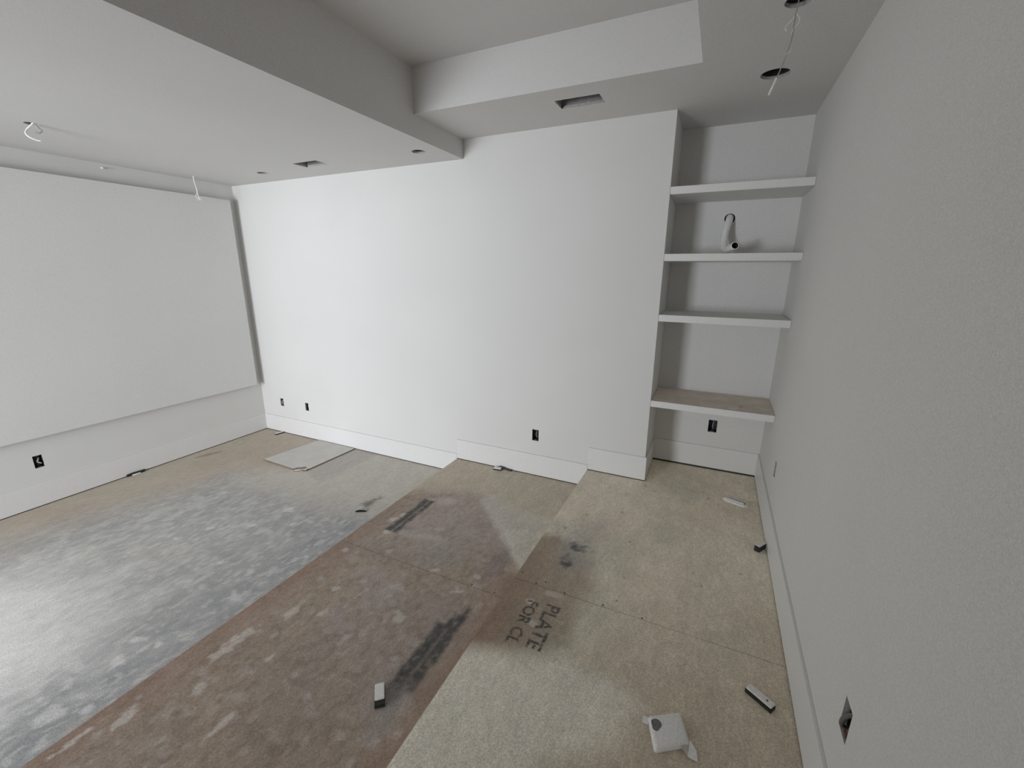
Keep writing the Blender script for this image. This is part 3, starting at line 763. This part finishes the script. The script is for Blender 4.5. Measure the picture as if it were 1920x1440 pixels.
# white paint-caked scrap in front of the niche
t = thing('painted_scrap', 'white paint caked scrap on the top platform in front of the niche', 'offcut', (4.918, -0.052, H2), -0.30)
bm = bmesh.new()
slab(bm, [(-0.078, -0.020), (-0.05, -0.032), (0.06, -0.034), (0.078, -0.018), (0.072, 0.018), (0.03, 0.030), (-0.06, 0.030), (-0.08, 0.008)], 0.0, 0.012, 0, 0)
from_bm('base', bm, SCRAPW, t)
bm = bmesh.new(); add_box(bm, (-0.072, -0.028, 0.0115), (0.058, -0.012, 0.022), 0, 0.004); from_bm('ridge', bm, SCRAPW, t)
bm = bmesh.new(); add_box(bm, (-0.05, 0.006, 0.0115), (0.066, 0.024, 0.018), 0, 0.003); from_bm('ridge', bm, SCRAPW, t)
for x, y, r in ((0.046, -0.006, 0.007), (0.062, -0.024, 0.005)):
    bm = bmesh.new(); bmesh.ops.create_cone(bm, cap_ends=True, segments=10, radius1=r, radius2=r, depth=.0015)
    bmesh.ops.translate(bm, vec=(x, y, 0.013 + (0.010 if y < -.02 else 0)), verts=bm.verts); from_bm('nail_hole', bm, BLK, t)

# curled paint chip on the lower floor
t = thing('paint_chip', 'curled pale chip on the grey lower floor near the platform edge', 'chip', (2.318, -0.885, 0.0), 0.5)
bm = bmesh.new(); n = 8
ra = [bm.verts.new((-.045 + .09 * k / n, -.024, .010 + .010 * math.sin(math.pi * k / n))) for k in range(n + 1)]
rb = [bm.verts.new((-.045 + .09 * k / n, .024, .008 + .012 * math.sin(math.pi * k / n))) for k in range(n + 1)]
for k in range(n): bm.faces.new((ra[k], ra[k + 1], rb[k + 1], rb[k]))
r_ = bmesh.ops.solidify(bm, geom=bm.faces[:], thickness=0.002)
from_bm('curl', bm, SCRAPW, t)
bm = bmesh.new(); add_box(bm, (-.042, -.026, 0), (.040, .010, .006), 0, .001); from_bm('under_shadow', bm, BLK, t)  # black slab under the curl stands in for its shadow

# padded white wrapper in the foreground
t = thing('white_wrapper', 'puffy white square wrapper on the top platform in the foreground', 'wrapper', (4.652, -1.868, H2), 0.0)
def loft(poly, z0, zs, ins, name, mat, parent):
    bm = bmesh.new(); P = np.array(poly); c = P.mean(0); rings = []
    for zz, s in zip(zs, ins):
        rings.append([bm.verts.new((c[0] + (p[0] - c[0]) * s + 0.0008 * math.sin(i * 3.1 + zz * 400), c[1] + (p[1] - c[1]) * s, z0 + zz)) for i, p in enumerate(P)])
    n = len(P)
    for a_, b_ in zip(rings[:-1], rings[1:]):
        for k in range(n): bm.faces.new((a_[k], a_[(k + 1) % n], b_[(k + 1) % n], b_[k]))
    bm.faces.new(rings[-1]); bm.faces.new(rings[0][::-1])
    return from_bm(name, bm, mat, parent, True)
def rpoly(cs, r=0.012, n=4):
    out = []; m = len(cs)
    for i in range(m):
        p, a_, b_ = Vector(cs[i]), Vector(cs[i - 1]), Vector(cs[(i + 1) % m])
        d1, d2 = (a_ - p).normalized(), (b_ - p).normalized()
        s, e = p + d1 * r, p + d2 * r
        for k in range(n + 1):
            q = k / n; out.append(tuple((1 - q) ** 2 * s + 2 * q * (1 - q) * p + q * q * e))
    return out
quad = [(-0.062, 0.028), (0.040, 0.092), (0.078, -0.008), (-0.026, -0.078)]
loft(rpoly(quad), 0, [0.0, 0.008, 0.018, 0.023, 0.025], [0.97, 1.0, 0.99, 0.93, 0.80], 'padding', SCRAPW, t)
bm = bmesh.new()
vs = [bm.verts.new(p) for p in [(0.050, -0.030, 0.021), (0.076, 0.006, 0.020), (0.098, -0.016, 0.013), (0.104, -0.044, 0.003), (0.074, -0.044, 0.008)]]
bm.faces.new(vs[:3] + vs[3:]); bmesh.ops.solidify(bm, geom=bm.faces[:], thickness=0.0015)
from_bm('loose_flap', bm, SCRAPW, t)
bm = bmesh.new(); slab(bm, [(x * 0.016 - 0.032, y * 0.021 + 0.004) for x, y in [(math.cos(a_) * (1 + .2 * math.sin(3 * a_)), math.sin(a_)) for a_ in [2 * math.pi * k / 14 for k in range(14)]]], 0.0235, 0.0262, 0, 0)
o = from_bm('stain_patch', bm, SCRAPG, t); o['label'] = 'dark grey smudge'
box('corner_tab', (-0.078, 0.012, 0.0), (-0.058, 0.034, 0.008), SCRAPW, t, .001)

# crumbs on two shelves
tag(box('paper_scrap', (4.795, 0.060, 0.9226), (4.850, 0.085, 0.9260), HARDB), 'tiny pale paper scrap on the lowest shelf', 'scrap')
tag(box('wood_chip', (4.862, 0.105, 0.9226), (4.885, 0.118, 0.9290), BROWN), 'tiny dark wood chip on the lowest shelf', 'chip')
